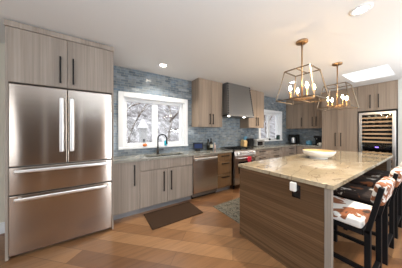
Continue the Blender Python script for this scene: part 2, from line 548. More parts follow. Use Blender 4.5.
f_ = MB(); f_.box(-1.72, -1.6, Y0, Y0 + .03, 0, 2.15); f_.box(-.62, -.5, Y0, Y0 + .03, 0, 2.15); f_.box(-1.6, -.62, Y0, Y0 + .03, 2.05, 2.15)
struct('door_casing', f_, M['white'], d2)
struct('door_leaf', MB().box(-1.6, -.62, Y0 - .1, Y0 - .05, .01, 2.05), M['walltan'], d2)

# ---------------------------------------------------------------- outside
hl = MB()
nx, ny = 40, 24
grid = []
rnd = random.Random(5)
for j in range(ny + 1):
    row = []
    for i in range(nx + 1):
        x = -14 + i * 1.3; y = W + .6 + j * 1.1
        z = -0.35 + max(0, (y - 6.0)) * 0.42 + rnd.uniform(-.12, .12)
        row.append(hl.bm.verts.new((x, y, z)))
    grid.append(row)
for j in range(ny):
    for i in range(nx):
        hl.bm.faces.new((grid[j][i], grid[j][i + 1], grid[j + 1][i + 1], grid[j + 1][i])).smooth = True
struct('ground', hl, M['hill'])


def hill_z(y):
    return -0.35 + max(0, y - 6.0) * 0.42 - .1


def tree(x, y, h, lean, seed, label, rad=0.09):
    rr = random.Random(seed)
    m_ = MB()
    def limb(p, d, ln, r, lev):
        pts = [p]; q = Vector(p); dd = Vector(d).normalized()
        n_ = 5
        kids = []
        for k in range(n_):
            dd = (dd + Vector((rr.uniform(-.25, .25), rr.uniform(-.15, .15), rr.uniform(-.1, .2))) * .6).normalized()
            q = q + dd * ln / n_; pts.append(q.copy())
            if lev < 3 and k >= 1:
                kids.append((q.copy(), dd.copy()))
        m_.tube(pts, [r * (1 - .65 * k / n_) for k in range(n_ + 1)], 6)
        for (kp, kd) in kids:
            s_ = rr.choice((-1, 1))
            nd = kd + Vector((s_ * rr.uniform(.5, 1.2), rr.uniform(-.5, .5), rr.uniform(-.1, .5)))
            limb(kp, nd, ln * rr.uniform(.4, .65), r * .5, lev + 1)
    limb(Vector((x, y, hill_z(y))), Vector((lean, 0, 1)), h, rad, 0)
    o = obj('bare_tree', m_, M['bark'], None, (x, y, hill_z(y)))
    return tag(o, label, 'tree', 'bare trees outside the windows')


def limb_tree(limbs, label, r0, seed):
    """tree from measured trunk and limb lines plus small twigs"""
    rr = random.Random(seed)
    m_ = MB()
    base = limbs[0][0]
    foot = Vector((base[0], base[1], hill_z(base[1])))
    for i, pts in enumerate(limbs):
        p_ = [Vector((x, y + rr.uniform(-.12, .12), z)) for x, y, z in pts]
        if i == 0: p_ = [foot] + p_
        r_ = r0 * (1 if i == 0 else .62)
        m_.tube(p_, [r_ * (1 - .6 * k / (len(p_) - 1)) for k in range(len(p_))], 8)
        for k in range(1, len(p_)):
            for t_ in range(3):
                q = p_[k - 1].lerp(p_[k], rr.random())
                if q.z < .6: continue
                d_ = Vector((rr.uniform(-1, 1), rr.uniform(-.4, .4), rr.uniform(-.2, .9))).normalized()
                e_ = q + d_ * rr.uniform(.25, .6)
                m_.tube([q, q.lerp(e_, .5) + Vector((0, 0, .04)), e_], [r_ * .28, r_ * .2, r_ * .1], 5)
    return tag(obj('bare_tree', m_, M['bark'], None, foot), label, 'tree', 'bare trees outside the windows')


limb_tree([[(.96, 6.0, .65), (.99, 6.0, 1.25), (1.125, 6.0, 1.64), (1.36, 6.0, 2.08), (1.69, 6.0, 2.55)], [(1.03, 6.0, 1.39), (.83, 6.0, 1.63), (.65, 6.0, 1.76)]], 'bare tree with a forked trunk behind the left sash of the sink window', .05, 2)
limb_tree([[(.565, 7.2, .55), (.635, 7.2, 1.51), (.85, 7.2, 2.05), (1.23, 7.2, 2.45), (1.76, 7.2, 2.67), (2.49, 7.2, 2.89)]], 'bare tree arching over the bird feeder behind the left sash', .06, 3)
limb_tree([[(2.56, 6.4, .5), (2.56, 6.4, 1.09), (2.70, 6.4, 1.78), (2.605, 6.4, 2.29), (2.43, 6.4, 2.79)], [(2.70, 6.4, 1.78), (2.93, 6.4, 2.14), (3.275, 6.4, 2.52), (3.75, 6.4, 2.99)], [(2.605, 6.4, 1.35), (3.03, 6.4, 1.53), (3.43, 6.4, 1.85)]], 'bare tree with spreading limbs behind the right sash of the sink window', .075, 4)
tree(10.2, 6.8, 3.6, 0.1, 5, 'bare tree outside the small window beside the range', .10)
tree(12.6, 8.4, 3.8, -0.2, 6, 'bare tree farther off outside the small window beside the range', .09)

# snow-capped bird feeder seen through the sink window
bf = thing('bird_feeder', 'white snow-capped bird feeder with pointed roof outside the sink window', 'bird feeder', (1.265, 5.3, -0.35))
obj('post', MB().tube([(1.265, 5.3, -.35), (1.265, 5.3, 1.0)], .022, 8), M['bark'], bf)
obj('house', MB().box(1.165, 1.365, 5.2, 5.4, 1.0, 1.49, .01), mat('pale_weathered_paint', (.42, .42, .44), .8), bf)
obj('roof', MB().lathe([(0, 0), (.17, 0), (.16, .035), (.07, .20), (.035, .28), (0, .30)], (1.265, 5.3, 1.48), 20), M['snow'], bf)
obj('perch', MB().box(1.24, 1.30, 5.17, 5.21, 1.02, 1.13, .004), M['black'], bf)


# ---------------------------------------------------------------- cabinets
def vhandle(x, y, z0, z1, face, parent, name='handle'):
    """black bar pull; face '-y' or '-x' gives the way it points"""
    m_ = MB(); t = .016
    if face == '-y':
        m_.box(x - t / 2, x + t / 2, y - .034, y - .022, z0, z1, .002)
        for z in (z0 + .02, z1 - .02): m_.box(x - t / 2, x + t / 2, y - .024, y, z - .006, z + .006)
        og = (x, y, z0)
    else:
        m_.box(y - .034, y - .022, x - t / 2, x + t / 2, z0, z1, .002)
        for z in (z0 + .02, z1 - .02): m_.box(y - .024, y, x - t / 2, x + t / 2, z - .006, z + .006)
        og = (y, x, z0)
    return obj(name, m_, M['black'], parent, og)


def hhandle(x0, x1, y, z, face, parent):
    m_ = MB(); t = .017
    if face == '-y':
        m_.box(x0, x1, y - .034, y - .022, z - t / 2, z + t / 2, .002)
        for x in (x0 + .02, x1 - .02): m_.box(x - .006, x + .006, y - .024, y, z - t / 2, z + t / 2)
        og = (x0, y, z)
    else:
        m_.box(y - .034, y - .022, x0, x1, z - t / 2, z + t / 2, .002)
        for x in (x0 + .02, x1 - .02): m_.box(y - .024, y, x - .006, x + .006, z - t / 2, z + t / 2)
        og = (y, x0, z)
    return obj('handle', m_, M['black'], parent, og)


G = .002


def front(name, a0, a1, d, z0, z1, face, parent, m_='wood'):
    """door / drawer front, 20 mm thick, front face at d"""
    b_ = MB()
    if face == '-y':
        b_.box(a0 + G, a1 - G, d, d + .02, z0 + G, z1 - G, .0015, 1); og = (a0, d, z0)
    else:
        b_.box(d, d + .02, a0 + G, a1 - G, z0 + G, z1 - G, .0015, 1); og = (d, a0, z0)
    return obj(name, b_, M[m_], parent, og)


def carcass(a0, a1, d, back, z0, z1, face, parent, m_='wood'):
    b_ = MB()
    if face == '-y': b_.box(a0, a1, d + .021, back, z0, z1)
    else: b_.box(d + .021, back, a0, a1, z0, z1)
    return obj('carcass', b_, M[m_], parent)


FY = 2.71      # face of the base cabinets
KH = .10
TOPB = .885
BACK = W - .013


def kick(a0, a1, d, back, face, parent):
    b_ = MB()
    if face == '-y': b_.box(a0, a1, d + .07, back, 0, KH)
    else: b_.box(d + .07, back, a0, a1, 0, KH)
    return obj('toe_kick', b_, M['kick'], parent)


# refrigerator
fr = thing('refrigerator', 'stainless steel french-door refrigerator with two freezer drawers', 'refrigerator', (-.295, 2.9, 0))
fy = 2.505
obj('body', MB().box(-.772, .185, fy + .05, BACK, 0.03, 1.885).box(-.74, .15, fy + .08, BACK, 0, .03), mat('fridge_case_grey', (.12, .115, .11), .5), fr)


def fpanel(name, x0, x1, z0, z1):
    return obj(name, MB().box(x0 + .003, x1 - .003, fy, fy + .046, z0 + .003, z1 - .003, .007, 3), M['steel'], fr, (x0, fy, z0))


def tubular(p, q, parent, out=.055, r=.013):
    a = Vector(p); b_ = Vector(q); o = Vector((0, -out, 0)); d = (b_ - a).normalized() * .03
    m_ = MB().bar(a + o, b_ + o, .036, .026, (0, 1, 0), .009)
    m_.bar(a + d + o * 1.0, a + d, .02, .02); m_.bar(b_ - d + o, b_ - d, .02, .02)
    return obj('handle', m_, M['chrome'], parent, p)


d = fpanel('door', -.772, -.291, .99, 1.885); tubular((-.336, fy, 1.13), (-.336, fy, 1.765), d)
d = fpanel('door', -.289, .185, .99, 1.885); tubular((-.243, fy, 1.13), (-.243, fy, 1.765), d)
d = fpanel('drawer', -.772, .185, .685, .985); tubular((-.715, fy, .945), (.125, fy, .945), d)
d = fpanel('drawer', -.772, .185, .04, .68); tubular((-.715, fy, .645), (.125, fy, .645), d)

fc = thing('fridge_cabinet', 'grey oak cabinet surround with two tall doors above the refrigerator', 'cabinet', (-.295, 2.9, 0))
carcass(-.774, .187, 2.51, BACK, 1.90, 2.53, '-y', fc)
obj('side_panel', MB().box(-.80, -.776, 2.53, BACK, 0, 2.53), M['wood'], fc)
obj('side_panel', MB().box(.188, .205, 2.53, BACK, 0, 2.53), M['wood'], fc)
obj('crown_trim', MB().box(-.80, .205, 2.505, 2.53, 2.485, 2.535).box(-.80, .205, 2.505, BACK, 2.53, 2.545), M['wood'], fc)
d = front('door', -.774, -.29, 2.51, 1.90, 2.482, '-y', fc); vhandle(-.352, 2.51, 1.945, 2.262, '-y', d)
d = front('door', -.29, .187, 2.51, 1.90, 2.482, '-y', fc); vhandle(-.232, 2.51, 1.945, 2.262, '-y', d)

# pull-out cabinet
c1 = thing('base_cabinet', 'grey oak base cabinet with one tall door between refrigerator and sink', 'cabinet', (.4, 2.95, 0))
carcass(.207, .598, FY, BACK, KH, TOPB, '-y', c1); kick(.207, .598, FY, BACK, '-y', c1)
d = front('door', .207, .598, FY, KH, TOPB, '-y', c1); vhandle(.514, FY, .50, .835, '-y', d)
# sink cabinet
c2 = thing('sink_cabinet', 'grey oak sink cabinet with two doors below the sink window', 'cabinet', (1.1, 2.95, 0))
obj('carcass', MB().box(.60, 1.60, FY + .021, BACK, KH, .66).box(.60, .62, FY + .021, BACK, .66, TOPB).box(1.58, 1.60, FY + .021, BACK, .66, TOPB), M['wood'], c2)
kick(.60, 1.60, FY, BACK, '-y', c2)
front('false_front', .60, 1.60, FY, .712, TOPB, '-y', c2)
d = front('door', .60, 1.072, FY, KH, .708, '-y', c2); vhandle(1.005, FY, .315, .665, '-y', d)
d = front('door', 1.072, 1.60, FY, KH, .708, '-y', c2); vhandle(1.145, FY, .315, .665, '-y', d)
# dishwasher
dw = thing('dishwasher', 'stainless steel dishwasher with a full-width bar handle', 'dishwasher', (1.925, 2.95, 0))
obj('tub', MB().box(1.61, 2.24, FY + .03, BACK, .04, TOPB), M['carcass'], dw)
d = obj('door', MB().box(1.615, 2.235, FY - .012, FY + .028, .125, .875, .006), M['steel_light'], dw)
m_ = MB().box(1.65, 2.20, FY - .06, FY - .042, .778, .828, .008)
m_.box(1.66, 1.69, FY - .045, FY - .012, .79, .815).box(2.16, 2.19, FY - .045, FY - .012, .79, .815)
obj('handle', m_, M['chrome'], d)
obj('kick_plate', MB().box(1.615, 2.235, FY + .06, FY + .07, 0, .115), M['black'], dw)
# drawer stack
c3 = thing('drawer_cabinet', 'narrow oak cabinet of three drawers between dishwasher and range', 'cabinet', (2.46, 2.95, 0))
carcass(2.245, 2.675, FY, BACK, KH, TOPB, '-y', c3, 'wood_warm_light'); kick(2.245, 2.675, FY, BACK, '-y', c3)
for z0, z1, hz in ((.715, TOPB, .815), (.40, .712, .645), (KH, .397, .335)):
    d = front('drawer', 2.25, 2.67, FY, z0, z1, '-y', c3, 'wood_warm_light'); hhandle(2.345, 2.575, FY, hz, '-y', d)

# range
rg = thing('gas_range', 'stainless steel gas range with black grates under the hood', 'range', (3.07, 2.95, 0))
rx0, rx1, ry = 2.69, 3.455, 2.63
obj('body', MB().box(rx0, rx1, ry + .04, BACK - .005, .10, .90), M['steel_light'], rg)
obj('cooktop', MB().box(rx0, rx1, ry - .005, BACK - .005, .90, .925, .004), M['steel_light'], rg)
cp = obj('control_panel', MB().prism([(ry - .01, .80), (ry + .04, .80), (ry + .04, .90), (ry + .02, .90)], 'x', rx0, rx1), M['steel_light'], rg)
for k in range(6):
    x = rx0 + .09 + k * .117
    obj('knob', MB().tube([(x, ry + .01, .85), (x, ry - .035, .845)], [.024, .02], 14), M['chrome'], cp)
od = obj('oven_door', MB().box(rx0 + .005, rx1 - .005, ry, ry + .04, .26, .79, .006), M['steel_light'], rg)
obj('oven_window', MB().box(rx0 + .13, rx1 - .13, ry - .003, ry + .002, .36, .64), M['blackgloss'], od)
m_ = MB().tube([(rx0 + .05, ry - .055, .735), (rx1 - .05, ry - .055, .735)], .013, 12)
for x in (rx0 + .08, rx1 - .08): m_.box(x - .01, x + .01, ry - .055, ry, .727, .743)
obj('handle', m_, M['chrome'], od)
wd = obj('warming_drawer', MB().box(rx0 + .005, rx1 - .005, ry, ry + .04, .11, .25, .006), M['steel_light'], rg)
for x in (rx0 + .05, rx1 - .05):
    for y in (ry + .08, BACK - .06):
        obj('leg', MB().tube([(x, y, 0), (x, y, .10)], .02, 10), M['black'], rg)
for k in range(3):
    gx = rx0 + .03 + k * .237
    m_ = MB()
    for t in range(4): m_.box(gx + t * .07, gx + .012 + t * .07, ry + .04, BACK - .05, .945, .957)
    for t in range(4): m_.box(gx, gx + .222, ry + .06 + t * .14, ry + .072 + t * .14, .945, .957)
    for xx in (gx, gx + .21):
        for yy in (ry + .06, ry + .48): m_.box(xx, xx + .012, yy, yy + .012, .925, .947)
    obj('grate', m_, M['black'], rg)
for k in range(2):
    for j in range(2):
        obj('burner', MB().lathe([(0, .02), (.035, .02), (.045, .01), (.045, 0), (0, 0)], (rx0 + .2 + k * .37, ry + .17 + j * .26, .925), 16), M['black'], rg)
# towel over the oven handle
m_ = MB()
pts = [(ry - .073, .63), (ry - .075, .735), (ry - .067, .754), (ry - .05, .756), (ry - .030, .74), (ry - .028, .665)]
ys_ = [Vector((0, p[0], p[1])) for p in pts]
m_.prism(pts + [(ry - .033, .665), (ry - .037, .738), (ry - .051, .752), (ry - .064, .751), (ry - .0705, .735), (ry - .0685, .63)], 'x', 3.06, 3.19)
tag(obj('dish_towel', m_, M['red'], None, (3.12, ry - .055, .63)), 'small red dish towel hanging from the oven door handle', 'towel')

# base cabinets right of the range
def base2(x0, x1, label, hx0, hx1):
    t = thing('drawer_cabinet', label, 'cabinet', ((x0 + x1) / 2, 2.95, 0))
    carcass(x0, x1, FY, BACK, KH, TOPB, '-y', t); kick(x0, x1, FY, BACK, '-y', t)
    for z0, z1, hz in ((.715, TOPB, .815), (.40, .712, .645), (KH, .397, .335)):
        dd = front('drawer', x0 + .003, x1 - .003, FY, z0, z1, '-y', t); hhandle(hx0, hx1, FY, hz, '-y', dd)
    return t


base2(3.46, 4.16, 'grey oak drawer cabinet right beside the range, below the silver toaster', 3.70, 3.96)
base2(4.162, 4.86, 'grey oak drawer cabinet below the small window', 4.38, 4.64)
base2(4.862, 5.748, 'grey oak drawer cabinet next to the inside corner of the worktop', 5.25, 5.50)
c4 = thing('base_cabinet', 'brown oak base cabinet on the far wall beside the pantry', 'cabinet', (6.05, 2.35, 0))
carcass(1.985, 2.70, 5.75, FX - .013, KH, TOPB, '-x', c4); kick(1.985, 2.70, 5.75, FX - .013, '-x', c4)
d = front('drawer', 1.985, 2.70, 5.75, .715, TOPB, '-x', c4); hhandle(2.2, 2.5, 5.75, .815, '-x', d)
d = front('door', 1.985, 2.34, 5.75, KH, .712, '-x', c4); vhandle(2.29, 5.75, .35, .66, '-x', d)
d = front('door', 2.34, 2.70, 5.75, KH, .712, '-x', c4); vhandle(2.39, 5.75, .35, .66, '-x', d)

# worktops
CT0, CT1 = TOPB, .92
m_ = MB()
sk0, sk1, sl0, sl1 = .74, 1.48, 2.80, 3.10
m_.box(.207, sk0, 2.68, BACK, CT0, CT1); m_.box(sk1, 2.685, 2.68, BACK, CT0, CT1)
m_.box(sk0, sk1, 2.68, sl0, CT0, CT1); m_.box(sk0, sk1, sl1, BACK, CT0, CT1)
tag(obj('countertop', m_, M['stone'], None, (1.4, 2.95, CT0)), 'stone countertop holding the sink, left of the range', 'countertop')
m_ = MB().prism([(3.46, BACK), (3.46, 2.68), (5.72, 2.68), (5.72, 1.985), (FX - .013, 1.985), (FX - .013, BACK)], 'z', CT0, CT1)
tag(obj('countertop', m_, M['stone'], None, (4.6, 2.95, CT0)), 'L-shaped stone countertop turning the corner right of the range', 'countertop')

# sink
skm = MB()
t = .012; zb = .70
skm.box(sk0 - t, sk1 + t, sl0 - t, sl1 + t, zb, zb + t)
skm.box(sk0 - t, sk0, sl0 - t, sl1 + t, zb, CT0); skm.box(sk1, sk1 + t, sl0 - t, sl1 + t, zb, CT0)
skm.box(sk0, sk1, sl0 - t, sl0, zb, CT0); skm.box(sk0, sk1, sl1, sl1 + t, zb, CT0)
so = obj('sink', skm, mat('sink_dark_steel', (.035, .034, .033), .4, 0.4), None, (1.11, 2.95, zb))
tag(so, 'dark undermount sink set into the countertop below the window', 'sink')
obj('drain', MB().lathe([(0, .004), (.04, .004), (.045, 0), (0, 0)], (1.11, 2.95, zb + t), 18), M['black'], so)
# faucet
fa = thing('faucet', 'tall black gooseneck kitchen faucet in front of the window', 'faucet', (1.045, 3.15, CT1))
obj('base', MB().lathe([(0, 0), (.03, 0), (.03, .012), (.022, .02), (.022, .10), (0, .10)], (1.045, 3.15, CT1), 20), M['black'], fa)
pts = [(1.045, 3.15, CT1 + .09), (1.045, 3.15, CT1 + .30)]
ux, uy = 0.80, -0.60
for k in range(0, 13):
    a = PI * k / 12
    rr = .09
    q = rr - rr * math.cos(a)
    pts.append((1.045 + ux * q, 3.15 + uy * q, CT1 + .30 + rr * math.sin(a)))
pts.append((1.045 + ux * .18, 3.15 + uy * .18, CT1 + .27))
obj('spout', MB().tube(pts, .013, 12), M['black'], fa)
obj('spray_head', MB().tube([(1.045 + ux * .18, 3.15 + uy * .18, CT1 + .275), (1.045 + ux * .18, 3.15 + uy * .18, CT1 + .20)], [.016, .019], 14), M['black'], fa)
obj('lever', MB().tube([(1.065, 3.145, CT1 + .075), (1.15, 3.11, CT1 + .085)], .008, 8), M['black'], fa)

# upper cabinets
def upper(x0, x1, label, y=2.92, zb=1.475):
    t_ = thing('wall_cabinet', label, 'cabinet', ((x0 + x1) / 2, 3.08, zb))
    carcass(x0, x1, y, BACK, zb, CE, '-y', t_, 'wood_lamplit')
    mid = (x0 + x1) / 2
    dd = front('door', x0, mid, y, zb, CE - .012, '-y', t_, 'wood_lamplit'); vhandle(mid - .045, y, zb + .06, zb + .30, '-y', dd)
    dd = front('door', mid, x1, y, zb, CE - .012, '-y', t_, 'wood_lamplit'); vhandle(mid + .045, y, zb + .06, zb + .30, '-y', dd)
    return t_


upper(1.885, 2.565, 'two-door oak wall cabinet left of the range hood')
upper(3.53, 4.225, 'two-door oak wall cabinet right of the range hood')
# far wall uppers
t_ = thing('wall_cabinet', 'oak corner wall cabinet with a plain panel and one door on the far wall', 'cabinet', (6.2, 2.9, 1.475))
carcass(2.63, BACK, 6.05, FX - .013, 1.475, CE, '-x', t_, 'wood_lamplit')
front('filler_panel', 2.99, BACK - .004, 6.05, 1.475, CE - .012, '-x', t_, 'wood_lamplit')
d = front('door', 2.63, 2.99, 6.05, 1.475, CE - .012, '-x', t_, 'wood_lamplit'); vhandle(2.675, 6.05, 1.545, 1.86, '-x', d)
t_ = thing('wall_cabinet', 'two-door oak wall cabinet on the far wall above the coffee corner', 'cabinet', (6.2, 2.3, 1.475))
carcass(1.985, 2.626, 6.05, FX - .013, 1.475, CE, '-x', t_, 'wood_lamplit')
d = front('door', 2.29, 2.626, 6.05, 1.475, CE - .012, '-x', t_, 'wood_lamplit'); vhandle(2.345, 6.05, 1.545, 1.86, '-x', d)
d = front('door', 1.985, 2.29, 6.05, 1.475, CE - .012, '-x', t_, 'wood_lamplit'); vhandle(2.235, 6.05, 1.545, 1.86, '-x', d)
# pantry
t_ = thing('pantry_cabinet', 'tall floor-to-ceiling oak pantry with two doors beside the wine fridge', 'cabinet', (6.05, 1.58, 0))
carcass(1.19, 1.978, 5.75, FX - .013, KH, CE - .004, '-x', t_, 'wood_lamplit'); kick(1.19, 1.98, 5.75, FX - .013, '-x', t_)
d = front('door', 1.592, 1.98, 5.75, KH, CE - .012, '-x', t_, 'wood_lamplit'); vhandle(1.65, 5.75, .95, 1.335, '-x', d)
d = front('door', 1.19, 1.592, 5.75, KH, CE - .012, '-x', t_, 'wood_lamplit'); vhandle(1.525, 5.75, .95, 1.335, '-x', d)
# cabinet over wine fridge
t_ = thing('wine_cabinet', 'two-door oak cabinet above the wine fridge under the skylight', 'cabinet', (6.05, .85, 1.90))
carcass(.52, 1.187, 5.75, FX - .013, 1.895, CE, '-x', t_, 'wood_lamplit')
d = front('door', .884, 1.187, 5.75, 1.895, CE - .012, '-x', t_, 'wood_lamplit'); vhandle(.955, 5.75, 1.955, 2.29, '-x', d)
d = front('door', .52, .884, 5.75, 1.895, CE - .012, '-x', t_, 'wood_lamplit'); vhandle(.815, 5.75, 1.955, 2.29, '-x', d)
# wine fridge
wf = thing('wine_fridge', 'tall glass-door wine fridge with wooden shelves on the far wall', 'wine fridge', (6.05, .85, 0))
wy0, wy1 = .525, 1.182
m_ = MB()
m_.box(5.78, FX - .013, wy0, wy0 + .03, .08, 1.885); m_.box(5.78, FX - .013, wy1 - .03, wy1, .08, 1.885)
m_.box(6.30, FX - .013, wy0 + .03, wy1 - .03, .08, 1.885); m_.box(5.78, 6.30, wy0 + .03, wy1 - .03, 1.855, 1.885); m_.box(5.78, 6.30, wy0 + .03, wy1 - .03, .08, .11)
obj('case', m_, M['black'], wf)
obj('base_grille', MB().box(5.80, 6.3, wy0, wy1, 0, .08), M['black'], wf)
fm = MB(); t = .055
fm.box(5.735, 5.775, wy0 + .02, wy0 + .02 + t, .09, 1.85, .004); fm.box(5.735, 5.775, wy1 - .02 - t, wy1 - .02, .09, 1.85, .004)
fm.box(5.735, 5.775, wy0 + .02 + t, wy1 - .02 - t, 1.79, 1.85, .004); fm.box(5.735, 5.775, wy0 + .02 + t, wy1 - .02 - t, .09, .15, .004)
wd = obj('door_frame', fm, M['chrome'], wf)
obj('door_glass', MB().box(5.752, 5.758, wy0 + .02 + t, wy1 - .02 - t, .15, 1.79), M['glass'], wd)
hb = MB().tube([(5.69, wy1 - .045, .5), (5.69, wy1 - .045, 1.5)], .011, 10)
cpw = obj('control_panel', MB().box(5.80, 6.3, wy0 + .03, wy1 - .03, .92, 1.03), M['blackgloss'], wf)
obj('display', MB().box(5.797, 5.801, .82, .88, .965, .99), mat('violet_display', (.1, .05, .3), .4, emit=(.25, .15, .9), strength=2.0), cpw)
obj('interior_light', MB().box(5.85, 6.2, wy0 + .1, wy1 - .1, 1.845, 1.855), mat('cooler_strip_light', (1, .9, .7), .4, emit=(1, .84, .6), strength=1.6), wf)
shz = [.22, .34, .46, .58, .70, .82, 1.09, 1.19, 1.29, 1.39, 1.49, 1.59, 1.69]
for z in shz:
    m_ = MB().box(5.79, 5.815, wy0 + .035, wy1 - .035, z, z + .04, .003)
    for yy in (.60, .72, .84, .96, 1.08): m_.box(5.815, 6.28, yy, yy + .02, z + .005, z + .02)
    obj('shelf', m_, mat('beech_shelf', (.55, .36, .19), .5) if 'beech' not in M else M['beech'], wf)
    if 'beech' not in M: M['beech'] = bpy.data.materials['beech_shelf']


def bottle_profile(h, r):
    return [(0, 0), (r, 0), (r, h * .62), (r * .9, h * .68), (r * .38, h * .78), (r * .36, h * .97), (r * .42, h * .975), (r * .42, h), (0, h)]


wb0 = None
# bottles lie on the shelves, neck towards the glass
for z in (1.69, 1.59, 1.49, 1.39):
    for k in range(4):
        y_ = .665 + k * .12
        if wb0 is None:
            m_ = MB().lathe(bottle_profile(.30, .036), (0, 0, 0), 14)
            bmesh.ops.rotate(m_.bm, verts=m_.bm.verts[:], cent=(0, 0, 0), matrix=Matrix.Rotation(-PI / 2, 3, 'Y'))
            wb0 = obj('wine_bottle', m_, M['darkglass'])
            tag(wb0, '', 'bottle', 'wine bottles lying in the wine fridge'); b_ = wb0
        else:
            b_ = wb0.copy(); C.objects.link(b_)
        b_.location = (6.22, y_, z + .02 + .037)
        side = ('rightmost', 'second from right', 'third from right', 'leftmost')[k]
        rowl = {1.69: 'top', 1.59: 'second', 1.49: 'third', 1.39: 'fourth'}[z]
        b_['label'] = 'dark wine bottle lying %s on the %s shelf of the wine fridge' % (side, rowl)

# range hood
hd = thing('range_hood', 'tapered gunmetal range hood with riveted edges above the range', 'range hood', (3.05, 3.0, 1.74))
tb = [(2.64, 2.83), (3.465, 2.83), (3.465, BACK), (2.64, BACK)]
bb = [(2.572, 2.735), (3.522, 2.735), (3.522, BACK), (2.572, BACK)]
m_ = MB()
A = [m_.bm.verts.new((x, y, 1.78)) for x, y in bb]; B = [m_.bm.verts.new((x, y, CE)) for x, y in tb]
for k in range(4): m_.bm.faces.new((A[k], A[(k + 1) % 4], B[(k + 1) % 4], B[k]))
m_.bm.faces.new(A[::-1]); m_.bm.faces.new(B)
obj('canopy', m_, M['hood'], hd)
obj('lower_band', MB().box(2.569, 3.525, 2.728, BACK, 1.742, 1.782, .003), M['hood'], hd)
for (q0, q1) in ((bb[0], tb[0]), (bb[1], tb[1])):
    m_ = MB()
    sgn = 1 if q0[0] < 3 else -1
    for k in range(13):
        f = (k + .5) / 13
        p = Vector((q0[0] + (q1[0] - q0[0]) * f + sgn * .022, q0[1] + (q1[1] - q0[1]) * f - .002, 1.78 + (CE - 1.78) * f))
        m_.sphere(p, .019, 1.0, 8)
    o = obj('rivet_row', m_, M['black'], hd)
for x in (2.66, 3.20):
    obj('hood_light', MB().lathe([(0, 0), (.028, 0), (.028, .012), (0, .012)], (x, 2.80, 1.731), 14), mat('hood_lamp', (1, 1, .95), .3, emit=(1, .93, .8), strength=9), hd)

# ---------------------------------------------------------------- island
IX0, IX1, IY0, IY1, IZ = 1.585, 4.60, .465, 1.49, .935
isl = thing('kitchen_island', 'large brown oak kitchen island with flat end panels', 'kitchen island', (3.1, 1.1, 0))
obj('base_body', MB().box(1.642, 4.49, .86, 1.46, .0, IZ - .04), M['wood_island'], isl)
obj('end_panel', MB().box(1.60, 1.641, .535, 1.475, 0, IZ - .04, .002, 1), M['wood_island'], isl)
obj('end_panel', MB().box(4.491, 4.53, .535, 1.475, 0, IZ - .04, .002, 1), M['wood_island'], isl)
obj('edge_post', MB().box(1.598, 1.643, .485, .533, 0, IZ - .04, .002, 1), M['wood_pale'], isl, label='pale oak edge post')
obj('edge_post', MB().box(4.489, 4.532, .485, .533, 0, IZ - .04, .002, 1), M['wood_pale'], isl, label='pale oak edge post')
tag(obj('island_countertop', MB().box(IX0, IX1, IY0, IY1, IZ - .038, IZ, .003), M['stone_island'], None, (3.1, 1, IZ)), 'polished veined stone countertop on the island', 'countertop')
ol = thing('power_outlet', 'black power outlet on the end panel of the island', 'outlet', (1.60, .756, .80))
obj('cover_plate', MB().box(1.592, 1.60, .718, .794, .735, .86, .003), M['blackgloss'], ol)
obj('socket', MB().box(1.589, 1.592, .735, .777, .75, .785, .002), M['black'], ol)
ch = thing('wall_charger', 'white plug-in charger in the black outlet on the island', 'charger', (1.59, .765, .85))
obj('plug_body', MB().box(1.555, 1.5915, .745, .80, .80, .885, .010, 3), M['whiteceram'], ch)
obj('ring', MB().lathe([(0, .012), (.02, .010), (.024, 0), (0, 0)], (0, 0, 0), 18), M['whiteceram'], ch)
o = ch.children[-1]; o.rotation_euler = (0, -PI / 2, 0); o.location = (1.556 - 1.59, .765 - .765, .82 - .85)

bw = thing('bowl', 'wide white footed bowl with pale wood inside on the island', 'bowl', (3.06, 1.10, IZ))
pr = [(0, 0), (.125, 0), (.12, .012), (.118, .018), (.172, .036), (.207, .070), (.221, .108), (.225, .124), (.217, .124)]
obj('shell', MB().lathe(pr, (3.06, 1.10, IZ), 40), M['whiteceram'], bw)
obj('liner', MB().lathe([(.217, .124), (.196, .075), (.15, .044), (0, .034)], (3.06, 1.10, IZ), 40), M['bowlwood'], bw)

# ---------------------------------------------------------------- stools
def make_stool(cx, cy, seatm, backm, label):
    st = thing('counter_stool', label, 'stool', (cx, cy, 0), 'cowhide counter stools along the island')
    hx = .205
    T = .042
    def P(x, y, z): return (cx + x, cy + y, z)
    for sx in (-1, 1):
        b_ = MB()
        b_.bar(P(sx * hx, -.212, 0), P(sx * hx, -.212, .60), T, .036, (0, 1, 0), .003)
        b_.bar(P(sx * hx, -.210, .575), P(sx * hx, -.286, .95), T, .03, (0, 1, 0), .003)
        obj('back_leg', b_, M['blackwood'], st)
        obj('leg', MB().bar(P(sx * hx, .20, 0), P(sx * hx, .20, .575), T, T, (0, 1, 0), .003), M['blackwood'], st)
        obj('stretcher', MB().bar(P(sx * hx, -.19, .27), P(sx * hx, .18, .27), .03, .03), M['blackwood'], st)
    for y, z in ((-.21, .16), (.20, .22)):
        obj('stretcher', MB().bar(P(-hx + .02, y, z), P(hx - .02, y, z), .03, .03), M['blackwood'], st)
    a = MB()
    a.box(cx - hx - .01, cx + hx + .01, cy - .19, cy + .22, .545, .59)
    obj('seat_frame', a, M['blackwood'], st)
    obj('seat', MB().box(cx - hx - .022, cx + hx + .022, cy - .185, cy + .245, .588, .662, .022, 4), seatm, st)
    rot = Matrix.Rotation(math.atan2(.076, .375), 3, 'X')
    ck = MB().box(cx - hx + .0215, cx + hx - .0215, cy - .305, cy - .228, .80, .972, .026, 4, rot, (cx, cy - .266, .88))
    obj('backrest', ck, backm, st)
    return st


make_stool(1.98, .52, M['cow_light'], M['cow_mid'], 'nearest black stool with white and tan cowhide seat')
make_stool(2.70, .52, M['cow_dark'], M['cow_mid'], 'second black stool from the front with dark brown cowhide seat')
make_stool(3.42, .52, M['cow_dark'], M['cow_light'], 'third black stool along the island with dark cowhide seat')
make_stool(4.14, .52, M['cow_dark'], M['cow_mid'], 'farthest black cowhide stool at the far end of the island')

